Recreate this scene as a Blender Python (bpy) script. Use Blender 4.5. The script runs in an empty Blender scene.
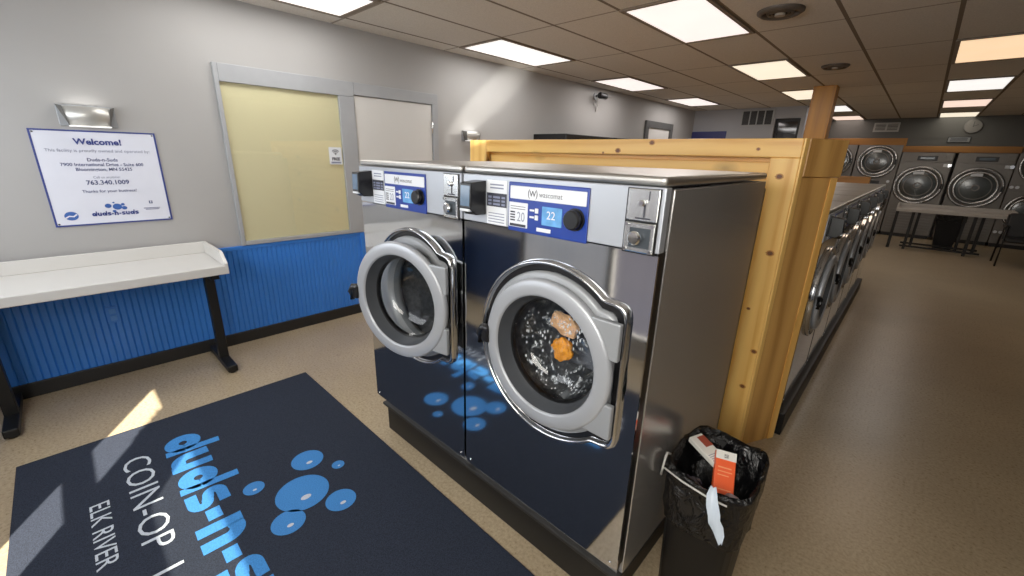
import bpy, bmesh, math, random
from mathutils import Vector, Matrix
random.seed(7)
SC = bpy.context.scene
COL = SC.collection
PI = math.pi

# ------------------------------------------------------------------ materials
MATS = {}
def nmat(name):
    m = bpy.data.materials.new(name); m.use_nodes = True
    nt = m.node_tree
    b = nt.nodes['Principled BSDF']
    return m, nt, b
def N(nt, t, **kw):
    n = nt.nodes.new(t)
    for k, v in kw.items(): setattr(n, k, v)
    return n
def mth(nt, op, a, b=None, c=None):
    n = N(nt, 'ShaderNodeMath', operation=op)
    for i, v in enumerate((a, b, c)):
        if v is None: continue
        if isinstance(v, (int, float)): n.inputs[i].default_value = v
        else: nt.links.new(v, n.inputs[i])
    return n.outputs[0]
def ramp(nt, fac, stops):
    r = N(nt, 'ShaderNodeValToRGB')
    els = r.color_ramp.elements
    while len(els) < len(stops): els.new(0.5)
    for e, (p, c) in zip(els, stops):
        e.position = p; e.color = (*c, 1) if len(c) == 3 else c
    nt.links.new(fac, r.inputs[0])
    return r.outputs[0]
def coords(nt, scale=(1,1,1), kind='Object'):
    tc = N(nt, 'ShaderNodeTexCoord'); mp = N(nt, 'ShaderNodeMapping')
    mp.inputs['Scale'].default_value = scale
    nt.links.new(tc.outputs[kind], mp.inputs[0]); return mp.outputs[0]
def noise(nt, vec, scale, detail=4, rough=.55, dist=0):
    n = N(nt, 'ShaderNodeTexNoise'); nt.links.new(vec, n.inputs['Vector'])
    n.inputs['Scale'].default_value = scale; n.inputs['Detail'].default_value = detail
    n.inputs['Roughness'].default_value = rough; n.inputs['Distortion'].default_value = dist
    return n.outputs[0]
def mixc(nt, fac, a, b, mode='MIX'):
    n = N(nt, 'ShaderNodeMix', data_type='RGBA', blend_type=mode)
    for i, v in ((0, fac), (6, a), (7, b)):
        if isinstance(v, (int, float)): n.inputs[i].default_value = v
        elif isinstance(v, tuple): n.inputs[i].default_value = (*v, 1) if len(v) == 3 else v
        else: nt.links.new(v, n.inputs[i])
    return n.outputs[2]
def bump(nt, b, h, strength, dist=.01):
    n = N(nt, 'ShaderNodeBump'); n.inputs['Strength'].default_value = strength
    n.inputs['Distance'].default_value = dist
    nt.links.new(h, n.inputs['Height']); nt.links.new(n.outputs[0], b.inputs['Normal'])

def srgb(r, g, b):
    f = lambda c: (c/255/12.92) if c/255 <= .04045 else ((c/255+.055)/1.055)**2.4
    return (f(r), f(g), f(b))

def plain(name, col, rough=.5, metal=0., var=.08, vs=6., bmp=0., spec=.5):
    """painted / plastic / metal surface with slight mottling"""
    if name in MATS: return MATS[name]
    m, nt, b = nmat(name)
    v = coords(nt)
    f = noise(nt, v, vs, 3)
    lo = tuple(max(0, c*(1-var)) for c in col); hi = tuple(min(1, c*(1+var)) for c in col)
    nt.links.new(ramp(nt, f, [(.3, lo), (.7, hi)]), b.inputs['Base Color'])
    b.inputs['Roughness'].default_value = rough; b.inputs['Metallic'].default_value = metal
    b.inputs['Specular IOR Level'].default_value = spec
    if bmp: bump(nt, b, noise(nt, v, vs*12, 2), bmp, .004)
    MATS[name] = m; return m

def emit(name, col, strength, pattern=False):
    if name in MATS: return MATS[name]
    m, nt, b = nmat(name)
    v = coords(nt)
    f = noise(nt, v, 3., 2)
    c = ramp(nt, f, [(.3, tuple(x*.93 for x in col)), (.7, col)])
    nt.links.new(c, b.inputs['Base Color']); nt.links.new(c, b.inputs['Emission Color'])
    b.inputs['Emission Strength'].default_value = strength
    b.inputs['Roughness'].default_value = .6
    MATS[name] = m; return m

def brushed(name, col, rough, axis=0, wob=0., streak=.06):
    """stainless steel: fine brush lines along one axis, optional sheet waviness"""
    if name in MATS: return MATS[name]
    m, nt, b = nmat(name)
    sc = [90., 90., 90.]; sc[axis] = 1.2
    f = noise(nt, coords(nt, tuple(sc)), 1., 3)
    nt.links.new(ramp(nt, f, [(.3, tuple(c*(1-streak) for c in col)), (.7, tuple(min(1, c*(1+streak)) for c in col))]), b.inputs['Base Color'])
    rr = mth(nt, 'MULTIPLY_ADD', f, rough*.3, rough*.85); nt.links.new(rr, b.inputs['Roughness'])
    b.inputs['Metallic'].default_value = 1.
    if wob: bump(nt, b, noise(nt, coords(nt), 2.2, 1), wob, .05)
    MATS[name] = m; return m

def wood(name, light, dark, axis=2, rough=.38, knots=True, gs=1.):
    if name in MATS: return MATS[name]
    m, nt, b = nmat(name)
    sc = [14.*gs]*3; sc[axis] = .9*gs
    v = coords(nt, tuple(sc))
    f = noise(nt, v, 1., 5, .6, 1.2)
    w = N(nt, 'ShaderNodeTexWave', wave_type='RINGS'); w.rings_direction = 'XYZ'[axis]
    sc2 = [1.5*gs]*3; sc2[axis] = .25*gs
    nt.links.new(coords(nt, tuple(sc2)), w.inputs[0])
    w.inputs['Scale'].default_value = 2.6; w.inputs['Distortion'].default_value = 5.; w.inputs['Detail'].default_value = 2
    w.inputs['Detail Scale'].default_value = .9
    g = mth(nt, 'ADD', mth(nt, 'MULTIPLY', f, .62), mth(nt, 'MULTIPLY', w.outputs['Fac'], .38))
    c = ramp(nt, g, [(.2, dark), (.44, tuple(a*.7+b_*.3 for a, b_ in zip(light, dark))), (.7, light)])
    if knots:
        k = N(nt, 'ShaderNodeTexVoronoi'); k.feature = 'F1'
        ks = [4.2]*3; ks[axis] = 2.2
        nt.links.new(coords(nt, tuple(ks)), k.inputs['Vector']); k.inputs['Scale'].default_value = 1.
        kd = ramp(nt, k.outputs['Distance'], [(.06, (1, 1, 1)), (.12, (.35, .35, .35)), (.2, (0, 0, 0))])
        c = mixc(nt, kd, c, tuple(x*.18 for x in dark))
    nt.links.new(c, b.inputs['Base Color']); b.inputs['Roughness'].default_value = rough
    bump(nt, b, f, .08, .004)
    MATS[name] = m; return m

def glass(name, tint=(1, 1, 1), refl=.12, rough=.02):
    """cheap clear pane: transparent with a fresnel gloss"""
    if name in MATS: return MATS[name]
    m, nt, b = nmat(name)
    out = nt.nodes['Material Output']
    t = N(nt, 'ShaderNodeBsdfTransparent'); t.inputs[0].default_value = (*tint, 1)
    g = N(nt, 'ShaderNodeBsdfGlossy'); g.inputs['Roughness'].default_value = rough
    lw = N(nt, 'ShaderNodeLayerWeight'); lw.inputs[0].default_value = .5
    f = mth(nt, 'MULTIPLY_ADD', mth(nt, 'POWER', lw.outputs['Facing'], 5.), .7, refl)
    mx = N(nt, 'ShaderNodeMixShader'); nt.links.new(f, mx.inputs[0])
    nt.links.new(t.outputs[0], mx.inputs[1]); nt.links.new(g.outputs[0], mx.inputs[2])
    nt.links.new(mx.outputs[0], out.inputs[0])
    MATS[name] = m; return m

def floor_mat():
    m, nt, b = nmat('polished_concrete')
    v = coords(nt)
    big = noise(nt, v, .7, 5, .6)
    fine = noise(nt, v, 70, 3, .7)
    sp = N(nt, 'ShaderNodeTexVoronoi'); nt.links.new(v, sp.inputs['Vector']); sp.inputs['Scale'].default_value = 120
    c = ramp(nt, big, [(.3, srgb(152, 134, 108)), (.55, srgb(172, 153, 124)), (.75, srgb(184, 166, 136))])
    c = mixc(nt, mth(nt, 'MULTIPLY', ramp(nt, fine, [(.42, (1, 1, 1)), (.6, (0, 0, 0))]), .45), c, srgb(118, 100, 74))
    spk = ramp(nt, sp.outputs['Distance'], [(.1, (1, 1, 1)), (.2, (0, 0, 0))])
    c = mixc(nt, mth(nt, 'MULTIPLY', spk, .35), c, srgb(95, 80, 62))
    st = noise(nt, v, 5.5, 4, .7)
    c = mixc(nt, mth(nt, 'MULTIPLY', ramp(nt, st, [(.66, (0, 0, 0)), (.74, (1, 1, 1))]), .35), c, srgb(92, 70, 52))
    nt.links.new(c, b.inputs['Base Color'])
    nt.links.new(mth(nt, 'MULTIPLY_ADD', fine, .2, .2), b.inputs['Roughness'])
    b.inputs['Specular IOR Level'].default_value = .55
    bump(nt, b, fine, .05, .002)
    return m

def ceiling_mat():
    m, nt, b = nmat('ceiling_tiles')
    tc = N(nt, 'ShaderNodeTexCoord'); sx = N(nt, 'ShaderNodeSeparateXYZ'); nt.links.new(tc.outputs['Object'], sx.inputs[0])
    def line(o, off, period, w):
        q = mth(nt, 'MULTIPLY_ADD', o, 1/period, -off/period + 100)
        fr = mth(nt, 'FRACT', mth(nt, 'ADD', q, .5))
        d = mth(nt, 'ABSOLUTE', mth(nt, 'SUBTRACT', fr, .5))
        return mth(nt, 'LESS_THAN', d, w/2/period)
    lx = line(sx.outputs[0], -.67, .607, .028); ly = line(sx.outputs[1], 4.29, 1.197, .022)
    ln = mth(nt, 'MAXIMUM', lx, mth(nt, 'MULTIPLY', ly, .7))
    v = coords(nt)
    f = noise(nt, v, 90, 2, .8); g = noise(nt, v, .5, 2)
    c = ramp(nt, f, [(.35, srgb(206, 200, 192)), (.62, srgb(222, 216, 208))])
    c = mixc(nt, mth(nt, 'MULTIPLY', g, .35), c, srgb(176, 164, 150))
    c = mixc(nt, ln, c, srgb(118, 106, 95))
    nt.links.new(c, b.inputs['Base Color']); b.inputs['Roughness'].default_value = .9
    b.inputs['Specular IOR Level'].default_value = .1
    bump(nt, b, mth(nt, 'SUBTRACT', f, mth(nt, 'MULTIPLY', ln, 2)), .15, .004)
    return m

def carpet_mat():
    m, nt, b = nmat('mat_pile')
    v = coords(nt)
    f = noise(nt, v, 260, 2, .8); g = noise(nt, v, 3, 3)
    c = ramp(nt, f, [(.35, srgb(24, 28, 38)), (.62, srgb(44, 50, 64))])
    c = mixc(nt, mth(nt, 'MULTIPLY', g, .3), c, srgb(30, 34, 44))
    nt.links.new(c, b.inputs['Base Color']); b.inputs['Roughness'].default_value = .95
    b.inputs['Specular IOR Level'].default_value = .15
    bump(nt, b, f, .5, .006)
    return m
def pile(name, col):
    m, nt, b = nmat(name)
    f = noise(nt, coords(nt), 220, 2, .8)
    nt.links.new(ramp(nt, f, [(.3, tuple(c*.72 for c in col)), (.7, tuple(min(1, c*1.2) for c in col))]), b.inputs['Base Color'])
    b.inputs['Roughness'].default_value = .95; b.inputs['Specular IOR Level'].default_value = .1
    bump(nt, b, f, .4, .004)
    MATS[name] = m; return m

def suds_mat():
    m, nt, b = nmat('suds_film')
    v = coords(nt)
    f = noise(nt, v, 34, 5, .75, .6)
    vo = N(nt, 'ShaderNodeTexVoronoi'); nt.links.new(coords(nt, (1, 1, .45)), vo.inputs['Vector']); vo.inputs['Scale'].default_value = 75
    dots = ramp(nt, vo.outputs['Distance'], [(.16, (1, 1, 1)), (.3, (0, 0, 0))])
    g = noise(nt, v, 7, 3, .6)
    a = mth(nt, 'MAXIMUM', ramp(nt, f, [(.55, (0, 0, 0)), (.68, (.8, .8, .8))]), mth(nt, 'MULTIPLY', dots, .8))
    a = mth(nt, 'MULTIPLY', a, ramp(nt, g, [(.38, (.08, .08, .08)), (.62, (1, 1, 1))]))
    nt.links.new(a, b.inputs['Alpha'])
    b.inputs['Base Color'].default_value = (.85, .88, .92, 1); b.inputs['Roughness'].default_value = .35
    return m

# ------------------------------------------------------------------ mesh builder
class MB:
    def __init__(s): s.v = []; s.f = []; s.mi = []; s.sm = []
    def add(s, vs, fs, mi=0, smooth=False):
        o = len(s.v); s.v += [tuple(p) for p in vs]
        for f in fs: s.f.append(tuple(i+o for i in f)); s.mi.append(mi); s.sm.append(smooth)
        return s
    def box(s, lo, hi, bev=0., mi=0, seg=2):
        bm = bmesh.new(); bmesh.ops.create_cube(bm, size=1)
        for v in bm.verts: v.co = [(lo[i]+hi[i])/2 + v.co[i]*(hi[i]-lo[i]) for i in range(3)]
        if bev: bmesh.ops.bevel(bm, geom=list(bm.edges), offset=bev, segments=seg, profile=.5, affect='EDGES')
        bm.verts.index_update()
        s.add([v.co[:] for v in bm.verts], [[v.index for v in f.verts] for f in bm.faces], mi); bm.free(); return s
    def prism(s, poly, lo, hi, axis='z', mi=0):
        """poly: 2D points; axis = extrusion axis.  z:(x,y)  y:(x,z)  x:(y,z)"""
        mk = {'z': lambda a, b, h: (a, b, h), 'y': lambda a, b, h: (a, h, b), 'x': lambda a, b, h: (h, a, b)}[axis]
        n = len(poly)
        vs = [mk(a, b, lo) for a, b in poly] + [mk(a, b, hi) for a, b in poly]
        fs = [list(range(n))[::-1], list(range(n, 2*n))] + [[i, (i+1) % n, n+(i+1) % n, n+i] for i in range(n)]
        return s.add(vs, fs, mi)
    def lathe(s, prof, c, axis='y', seg=56, mi=0, smooth=True, close=False, a0=0., a1=2*PI):
        """prof: (radius, height along axis) pairs"""
        mk = {'y': lambda r, h, a: (c[0]+r*math.cos(a), c[1]+h, c[2]+r*math.sin(a)),
              'z': lambda r, h, a: (c[0]+r*math.cos(a), c[1]+r*math.sin(a), c[2]+h),
              'x': lambda r, h, a: (c[0]+h, c[1]+r*math.cos(a), c[2]+r*math.sin(a))}[axis]
        full = abs(a1-a0-2*PI) < 1e-6
        ns = seg if full else seg+1
        vs = [mk(r, h, a0+(a1-a0)*j/seg) for r, h in prof for j in range(ns)]
        fs = []
        for i in range(len(prof)-1):
            for j in range(seg):
                k = (j+1) % ns
                fs.append((i*ns+j, i*ns+k, (i+1)*ns+k, (i+1)*ns+j))
        return s.add(vs, fs, mi, smooth)
    def cyl(s, c, r, lo, hi, axis='z', seg=28, mi=0, bev=0.):
        if bev: p = [(0, lo), (r-bev, lo), (r, lo+bev), (r, hi-bev), (r-bev, hi), (0, hi)]
        else: p = [(0, lo), (r, lo), (r, hi), (0, hi)]
        for a, b in zip(p[:-1], p[1:]): s.lathe([a, b], c, axis, seg, mi, smooth=(a[0] == b[0]))
        return s
    def tube(s, pts, r, seg=10, mi=0):
        pts = [Vector(p) for p in pts]; vs = []; n = len(pts)
        up = Vector((0, 0, 1))
        for i, p in enumerate(pts):
            t = ((pts[min(i+1, n-1)]-pts[max(i-1, 0)])).normalized()
            a = t.cross(up)
            if a.length < .05: a = t.cross(Vector((1, 0, 0)))
            a.normalize(); b = t.cross(a)
            rr = r[i] if isinstance(r, (list, tuple)) else r
            vs += [p + (a*math.cos(2*PI*j/seg)+b*math.sin(2*PI*j/seg))*rr for j in range(seg)]
        fs = [(i*seg+j, i*seg+(j+1) % seg, (i+1)*seg+(j+1) % seg, (i+1)*seg+j) for i in range(n-1) for j in range(seg)]
        s.add(vs, fs, mi, True)
        s.add(vs[:seg], [tuple(range(seg))[::-1]], mi); s.add(vs[-seg:], [tuple(range(seg))], mi); return s
    def loops(s, loops, mi=0, smooth=False, closed=True):
        n = len(loops[0]); vs = [p for L in loops for p in L]; fs = []
        for i in range(len(loops)-1):
            for j in range(n if closed else n-1):
                k = (j+1) % n
                fs.append((i*n+j, i*n+k, (i+1)*n+k, (i+1)*n+j))
        return s.add(vs, fs, mi, smooth)
    def build(s, name, mats, parent=None, loc=(0, 0, 0), rot=(0, 0, 0), bevel=0.):
        me = bpy.data.meshes.new(name); me.from_pydata(s.v, [], s.f)
        if not isinstance(mats, (list, tuple)): mats = [mats]
        for m in mats: me.materials.append(m)
        for p, mi, sm in zip(me.polygons, s.mi, s.sm): p.material_index = mi; p.use_smooth = sm
        bm = bmesh.new(); bm.from_mesh(me); bmesh.ops.remove_doubles(bm, verts=bm.verts, dist=1e-5)
        bmesh.ops.recalc_face_normals(bm, faces=bm.faces); bm.to_mesh(me); bm.free(); me.update()
        o = bpy.data.objects.new(name, me); COL.objects.link(o)
        o.location = loc; o.rotation_euler = rot; o.parent = parent
        if bevel:
            md = o.modifiers.new('edge', 'BEVEL'); md.width = bevel; md.segments = 2; md.limit_method = 'ANGLE'
        return o

def tag(o, label=None, cat=None, group=None, kind=None):
    if label: o['label'] = label
    if cat: o['category'] = cat
    if group: o['group'] = group
    if kind: o['kind'] = kind
    return o
def thing(name, label, cat, loc=(0, 0, 0), rz=0., group=None):
    o = bpy.data.objects.new(name, None); COL.objects.link(o); o.empty_display_size = .1
    o.location = loc; o.rotation_euler = (0, 0, rz)
    return tag(o, label, cat, group)
def struct(name, mb, m, label=None):
    o = mb.build(name, m); o['kind'] = 'structure'
    if label: o['label'] = label
    return o
def copy_tree(o, parent=None):
    c = o.copy(); COL.objects.link(c); c.parent = parent
    for ch in list(o.children): copy_tree(ch, c)
    return c

def lettering(lines, m, parent, loc, rot, name='lettering'):
    """lines: (text, size, x, y[, bold, squeeze]) in the plane of the sign, joined to ONE mesh"""
    for ln in lines:
        mb = MB()
        t, size, x, y = ln[:4]; bold = ln[4] if len(ln) > 4 else 0.; sq = ln[5] if len(ln) > 5 else 1.; al = ln[6] if len(ln) > 6 else 'CENTER'
        cu = bpy.data.curves.new('t', 'FONT'); cu.body = t; cu.size = size; cu.align_x = al; cu.align_y = 'CENTER'
        cu.offset = bold; cu.resolution_u = 3
        ob = bpy.data.objects.new('t', cu); COL.objects.link(ob)
        dg = bpy.context.evaluated_depsgraph_get(); me = bpy.data.meshes.new_from_object(ob.evaluated_get(dg))
        mb.add([(v.co.x*sq+x, v.co.y+y, 0) for v in me.vertices], [tuple(p.vertices) for p in me.polygons])
        bpy.data.objects.remove(ob); bpy.data.curves.remove(cu); bpy.data.meshes.remove(me)
        o = mb.build(name, m, parent, loc, rot)
    return o

# strokes for the chunky rounded logo lettering
def ribbon(mb, pts, w, z=0., mi=0):
    pts = [Vector(p) for p in pts]; L = []; R = []
    for i, p in enumerate(pts):
        t = (pts[min(i+1, len(pts)-1)]-pts[max(i-1, 0)]).normalized(); n = Vector((-t.y, t.x))
        L.append((p.x+n.x*w/2, p.y+n.y*w/2, z)); R.append((p.x-n.x*w/2, p.y-n.y*w/2, z))
    k = len(pts)
    mb.add(L+R, [(i, i+1, k+i+1, k+i) for i in range(k-1)], mi)
def arc(cx, cy, rx, ry, a, b, n=18):
    return [(cx+rx*math.cos(math.radians(a+(b-a)*i/n)), cy+ry*math.sin(math.radians(a+(b-a)*i/n))) for i in range(n+1)]
def logo_letters(mb, x, y, k, gap=.012):
    """duds-n-suds ; k = scale, x height .165*k"""
    P = lambda pts: [(x+a*k, y+b*k) for a, b in pts]
    for ch in 'duds-n-suds':
        if ch == 'd':
            ribbon(mb, P(arc(.078, .083, .05, .05, 0, 360, 28)), .062*k); ribbon(mb, P([(.148, -.002), (.165, .235)]), .046*k); w = .18
        elif ch == 'u':
            ribbon(mb, P([(.034, .168), (.034, .09)]+arc(.078, .078, .044, .046, 180, 270, 10)+[(.1, .032)]), .06*k)
            ribbon(mb, P([(.125, -.002), (.133, .168)]), .052*k); w = .165
        elif ch == 'n':
            ribbon(mb, P([(.032, -.002), (.036, .168)]), .058*k)
            ribbon(mb, P([(.06, .135)]+arc(.085, .088, .046, .05, 110, 0, 12)+[(.131, -.002)]), .06*k); w = .168
        elif ch == 's':
            ribbon(mb, P([(.132, .142), (.1, .142)]+arc(.06, .115, .034, .027, 90, 250, 10)+[(.07, .086), (.085, .08)]+arc(.086, .053, .034, .028, 80, -90, 10)+[(.045, .025), (.012, .025)]), .046*k); w = .14
        else:
            ribbon(mb, P([(.008, .082), (.082, .082)]), .056*k); w = .09
        x += (w+gap)*k
    return x

def disc(mb, cx, cy, rx, ry=None, z=0., n=36, mi=0):
    ry = ry or rx
    mb.add([(cx+rx*math.cos(2*PI*i/n), cy+ry*math.sin(2*PI*i/n), z) for i in range(n)], [tuple(range(n))], mi)

# ------------------------------------------------------------------ palette
M_wall = plain('wall_paint', srgb(160, 158, 156), .75, var=.04, vs=1.2, bmp=.05)
M_wall_grey = plain('grey_wall_paint', srgb(120, 118, 116), .8, var=.05, vs=1.5)
M_wall_dark = plain('charcoal_wall_paint', srgb(84, 84, 82), .8, var=.06, vs=1.5)
M_blue = plain('blue_wainscot_paint', srgb(42, 112, 206), .42, var=.07, vs=3)
M_black = plain('black_vinyl', srgb(14, 14, 16), .5, var=.15)
M_blackmetal = plain('black_powder_coat', srgb(11, 11, 12), .48, var=.12, spec=.35)
M_white = plain('white_laminate', srgb(206, 203, 198), .35, var=.03, vs=2)
M_whitepaint = plain('white_door_paint', srgb(206, 204, 200), .5, var=.03, vs=2)
M_frame = plain('painted_steel_frame', srgb(152, 154, 157), .45, var=.05)
M_paper = plain('white_sign_face', srgb(216, 218, 230), .25, var=.02)
M_navy = plain('navy_print', srgb(30, 48, 120), .5, var=.05)
M_greyprint = plain('grey_print', srgb(120, 126, 150), .5, var=.05)
M_bluepanel = plain('blue_panel_print', srgb(16, 48, 136), .3, var=.08)
M_sticker = plain('white_sticker', srgb(222, 226, 232), .4, var=.03)
M_dark_print = plain('dark_print', srgb(34, 36, 50), .45, var=.1)
M_lcd = plain('display_glass', srgb(92, 152, 210), .15, var=.2, vs=30)
M_lcd2 = plain('reader_screen', srgb(84, 106, 130), .12, var=.15, vs=20)
M_plastic = plain('black_plastic', srgb(11, 11, 13), .34, var=.15, spec=.4)
M_chrome = brushed('chrome', (.82, .83, .84), .08, 0, 0, .03)
M_silver = plain('silver_painted_ring', srgb(164, 167, 173), .36, metal=.35, var=.03)
M_grey = plain('grey_painted_plate', srgb(146, 149, 153), .4, metal=.3, var=.04)
M_rubber = plain('dark_grey_rubber', srgb(52, 55, 60), .5, var=.1)
M_steel = plain('steel_fascia', srgb(176, 181, 190), .36, .45, .03)
M_mirror = brushed('polished_steel_front', (.60, .61, .63), .07, 2, .05, .02)
M_side = brushed('steel_side_sheet', (.44, .425, .41), .24, 2, .02, .03)
M_side.node_tree.nodes['Principled BSDF'].inputs['Metallic'].default_value = .72
M_top = brushed('steel_top', (.56, .54, .51), .36, 0)
M_coin = brushed('coin_plate_metal', (.74, .75, .75), .22, 2)
M_drum = plain('drum_steel', srgb(96, 99, 104), .3, metal=.7, var=.3, vs=40)
M_glass = glass('door_glass', (.93, .95, .96), .04)
M_pine = wood('pine_light', srgb(250, 200, 112), srgb(222, 156, 68), 2)
M_pine_h = wood('pine_light_rail', srgb(248, 196, 106), srgb(218, 152, 64), 0)
M_oak = wood('stained_plywood', srgb(210, 158, 86), srgb(158, 108, 50), 2, .4, False)
M_amber = wood('amber_wood', srgb(188, 126, 26), srgb(150, 94, 14), 2, .45)
M_amber_h = wood('amber_wood_trim', srgb(160, 104, 30), srgb(118, 72, 18), 0, .5, False)
M_shade = plain('yellow_shade', srgb(232, 224, 186), .7, var=.03, vs=2)
def bag_mat():
    m, nt, b = nmat('black_bin_liner')
    v = coords(nt, (1, 1, .55))
    f = noise(nt, v, 16, 4, .6, 1.4)
    nt.links.new(ramp(nt, f, [(.3, srgb(5, 5, 6)), (.7, srgb(14, 14, 16))]), b.inputs['Base Color'])
    b.inputs['Roughness'].default_value = .26; b.inputs['Specular IOR Level'].default_value = .38
    bump(nt, b, f, 1., .03); return m
M_bag = bag_mat()
M_bin = plain('black_bin_plastic', srgb(11, 11, 13), .5, var=.15, spec=.3)

# ------------------------------------------------------------------ room shell
XW, YF, YB, XR, H = -3.95, -.9, 14.1, 3.6, 2.63
struct('floor', MB().box((XW-.2, YF-.3, -.1), (XR+.2, YB+.2, 0)), floor_mat())
struct('ceiling', MB().box((XW-.2, YF-.3, H), (XR+.2, YB+.2, H+.1)), ceiling_mat())
struct('wall_left', MB().box((XW-.2, YF-.3, 0), (XW, YB+.2, H)), M_wall)
struct('wall_right', MB().box((XR, YF-.3, 0), (XR+.2, YB+.2, H)), M_wall_grey)
struct('wall_back', MB().box((XW-.2, YB, 0), (XR+.2, YB+.2, H)), M_wall_dark)
# rear-left cross wall with the vent, doorway right of it
struct('wall_rear', MB().box((XW, 10., 0), (-2.36, 10.15, H)).box((-2.36, 10., 2.42), (-1.93, 10.15, H)).box((-1.93, 10., 0), (-1.86, 10.15, H)), plain('rear_wall_paint', srgb(152, 152, 156), .8, var=.04, vs=1))
struct('wall_side', MB().box((-2.42, 10.15, 0), (-2.27, YB, H)), M_wall_grey)
# unseen front wall: bare panes shaped for the sun patches, blinds added for daylight
fw = MB()
A0, A1, B0, B1 = -1.664, -1.264, -.694, .62
TH = .025
WIN = [(A0, A1, .2, .92, 0), (A0, A1, 1.04, 1.55, 0), (B0, B1, 1.26, 1.61, 0),
       (-3.85, -2.80, .95, 2.25, 1), (-2.66, -1.72, .2, 1.55, 1), (-2.66, -1.72, 1.66, 2.25, 1), (-1.20, -.76, .30, 2.25, 1), (.72, 3.4, .90, 2.25, 1), (B0+.02, B1-.02, 1.72, 2.25, 1), (A0, A1, 1.66, 2.25, 1), (B0+.02, B1-.02, .90, 1.18, 1)]
# wall cells around the openings
xs = sorted({XW-.2, XR+.2} | {w[0] for w in WIN} | {w[1] for w in WIN})
zs = sorted({0, H} | {w[2] for w in WIN} | {w[3] for w in WIN})
for xa, xb in zip(xs[:-1], xs[1:]):
    run = None
    for za, zb in zip(zs[:-1], zs[1:]):
        xm, zm = (xa+xb)/2, (za+zb)/2
        if any(w[0] < xm < w[1] and w[2] < zm < w[3] for w in WIN):
            if run: fw.box((xa, YF-TH, run[0]), (xb, YF, run[1])); run = None
        else: run = (run[0], zb) if run else (za, zb)
    if run: fw.box((xa, YF-TH, run[0]), (xb, YF, run[1]))
struct('wall_front', fw, M_wall)
M_pane = glass('clear_pane', (.98, .99, .99), .02)
def fill_blind_mat():  # unseen sheets, added to pass the sun as a soft glow into the room
    m, nt, b = nmat('daylit_blind')
    out = nt.nodes['Material Output']
    tr = N(nt, 'ShaderNodeBsdfTranslucent'); di = N(nt, 'ShaderNodeBsdfDiffuse'); mx = N(nt, 'ShaderNodeMixShader')
    c = ramp(nt, noise(nt, coords(nt), 1.5, 3), [(.3, (.34, .36, .40)), (.7, (.42, .43, .46))])
    nt.links.new(c, tr.inputs[0]); nt.links.new(c, di.inputs[0]); mx.inputs[0].default_value = .4
    nt.links.new(tr.outputs[0], mx.inputs[1]); nt.links.new(di.outputs[0], mx.inputs[2]); nt.links.new(mx.outputs[0], out.inputs[0])
    return m
M_fill_blind = fill_blind_mat()
for n, (x0, x1, z0, z1, fill_blind) in enumerate(WIN):
    w = MB()
    for a, b, c, d in ((x0-.03, x0, z0-.03, z1+.03), (x1, x1+.03, z0-.03, z1+.03), (x0, x1, z0-.03, z0), (x0, x1, z1, z1+.03)):
        w.box((a, YF, c), (b, YF+.015, d))
    o = struct('window_%d' % (n+2), w, M_blackmetal)
    if fill_blind: MB().box((x0, YF-.018, z0), (x1, YF-.016, z1)).build('blind', M_fill_blind, o)
    else: MB().box((x0, YF-.020, z0), (x1, YF-.017, z1)).build('pane', M_pane if x0 == A0 else glass('tinted_pane', (.62, .63, .62), .03), o)
# unseen zig-zag band, added at the pane edge to cut the sun patch
zz = [(A1, 1.55), (A1-.07, 1.55)]
for i in range(5): zz += [(A1-.02, 1.52-i*.045), (A1-.10+i*.012, 1.50-i*.045)]
zz += [(A1, 1.30)]
MB().prism(zz, YF-.016, YF-.012, 'y').build('window_decal', plain('white_vinyl', (.8, .8, .8), .5), bpy.data.objects['window_3'])

# blue beadboard wainscot
def beadboard(y0, y1, x, z0, z1, pitch=.037):
    mb = MB(); y = y0
    while y < y1-1e-4:
        e = min(y+pitch, y1)
        mb.prism([(x, y), (x+.012, y), (x+.018, y+.006), (x+.018, e-.006), (x+.012, e), (x, e)], z0, z1, 'z'); y = e
    return mb
bb = beadboard(YF, 1.99, XW, .09, .80)
bb.box((XW, YF, .80), (XW+.024, 2.0, .832), .004).box((XW, 1.985, 0), (XW+.03, 2.03, .832), .004)
struct('trim_1', bb, M_blue, 'blue painted beadboard wainscot along the left wall')
struct('baseboard_left', MB().box((XW, YF, 0), (XW+.03, 1.985, .10), .004), M_black)
struct('baseboard_left.001', MB().box((XW, 2.98, 0), (XW+.02, 10, .10), .003), M_black)
fb = MB(); fb.box((XW, YF, .09), (-2.72, YF+.02, .83)).box((-.72, YF, .09), (XR, YF+.02, .83))
struct('trim_2', fb, plain('navy_wainscot_paint', srgb(44, 62, 98), .5), 'navy wainscot on the street side wall')

# sidelight window with a yellow shade and the white door beside it (left wall)
wf = MB()
def lw(y0, y1, z0, z1, d=.035, bev=.004): wf.box((XW, y0, z0), (XW+d, y1, z1), bev)
lw(.955, .985, .835, 2.19); lw(1.885, 2.03, .835, 2.065); lw(.985, 2.03, 2.065, 2.19); lw(.985, 1.885, .835, .868)
win = struct('window_1', wf, M_frame)
MB().box((XW+.004, .985, .868), (XW+.008, 1.885, 2.065)).build('shade', M_shade, win)
gp = glass('window_glass', (.98, .98, .95), .07, .015)
MB().box((XW+.018, .985, .868), (XW+.021, 1.885, 2.065)).build('pane', gp, win)
df = MB()
df.box((XW, 2.03, 2.085), (XW+.035, 2.97, 2.19), .004).box((XW, 2.90, 0), (XW+.035, 2.97, 2.085), .004)
d1 = struct('door_1', df, M_frame)
MB().box((XW, 2.035, .01), (XW+.02, 2.895, 2.08), .003).build('door_slab', M_whitepaint, d1)
hg = MB()
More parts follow.
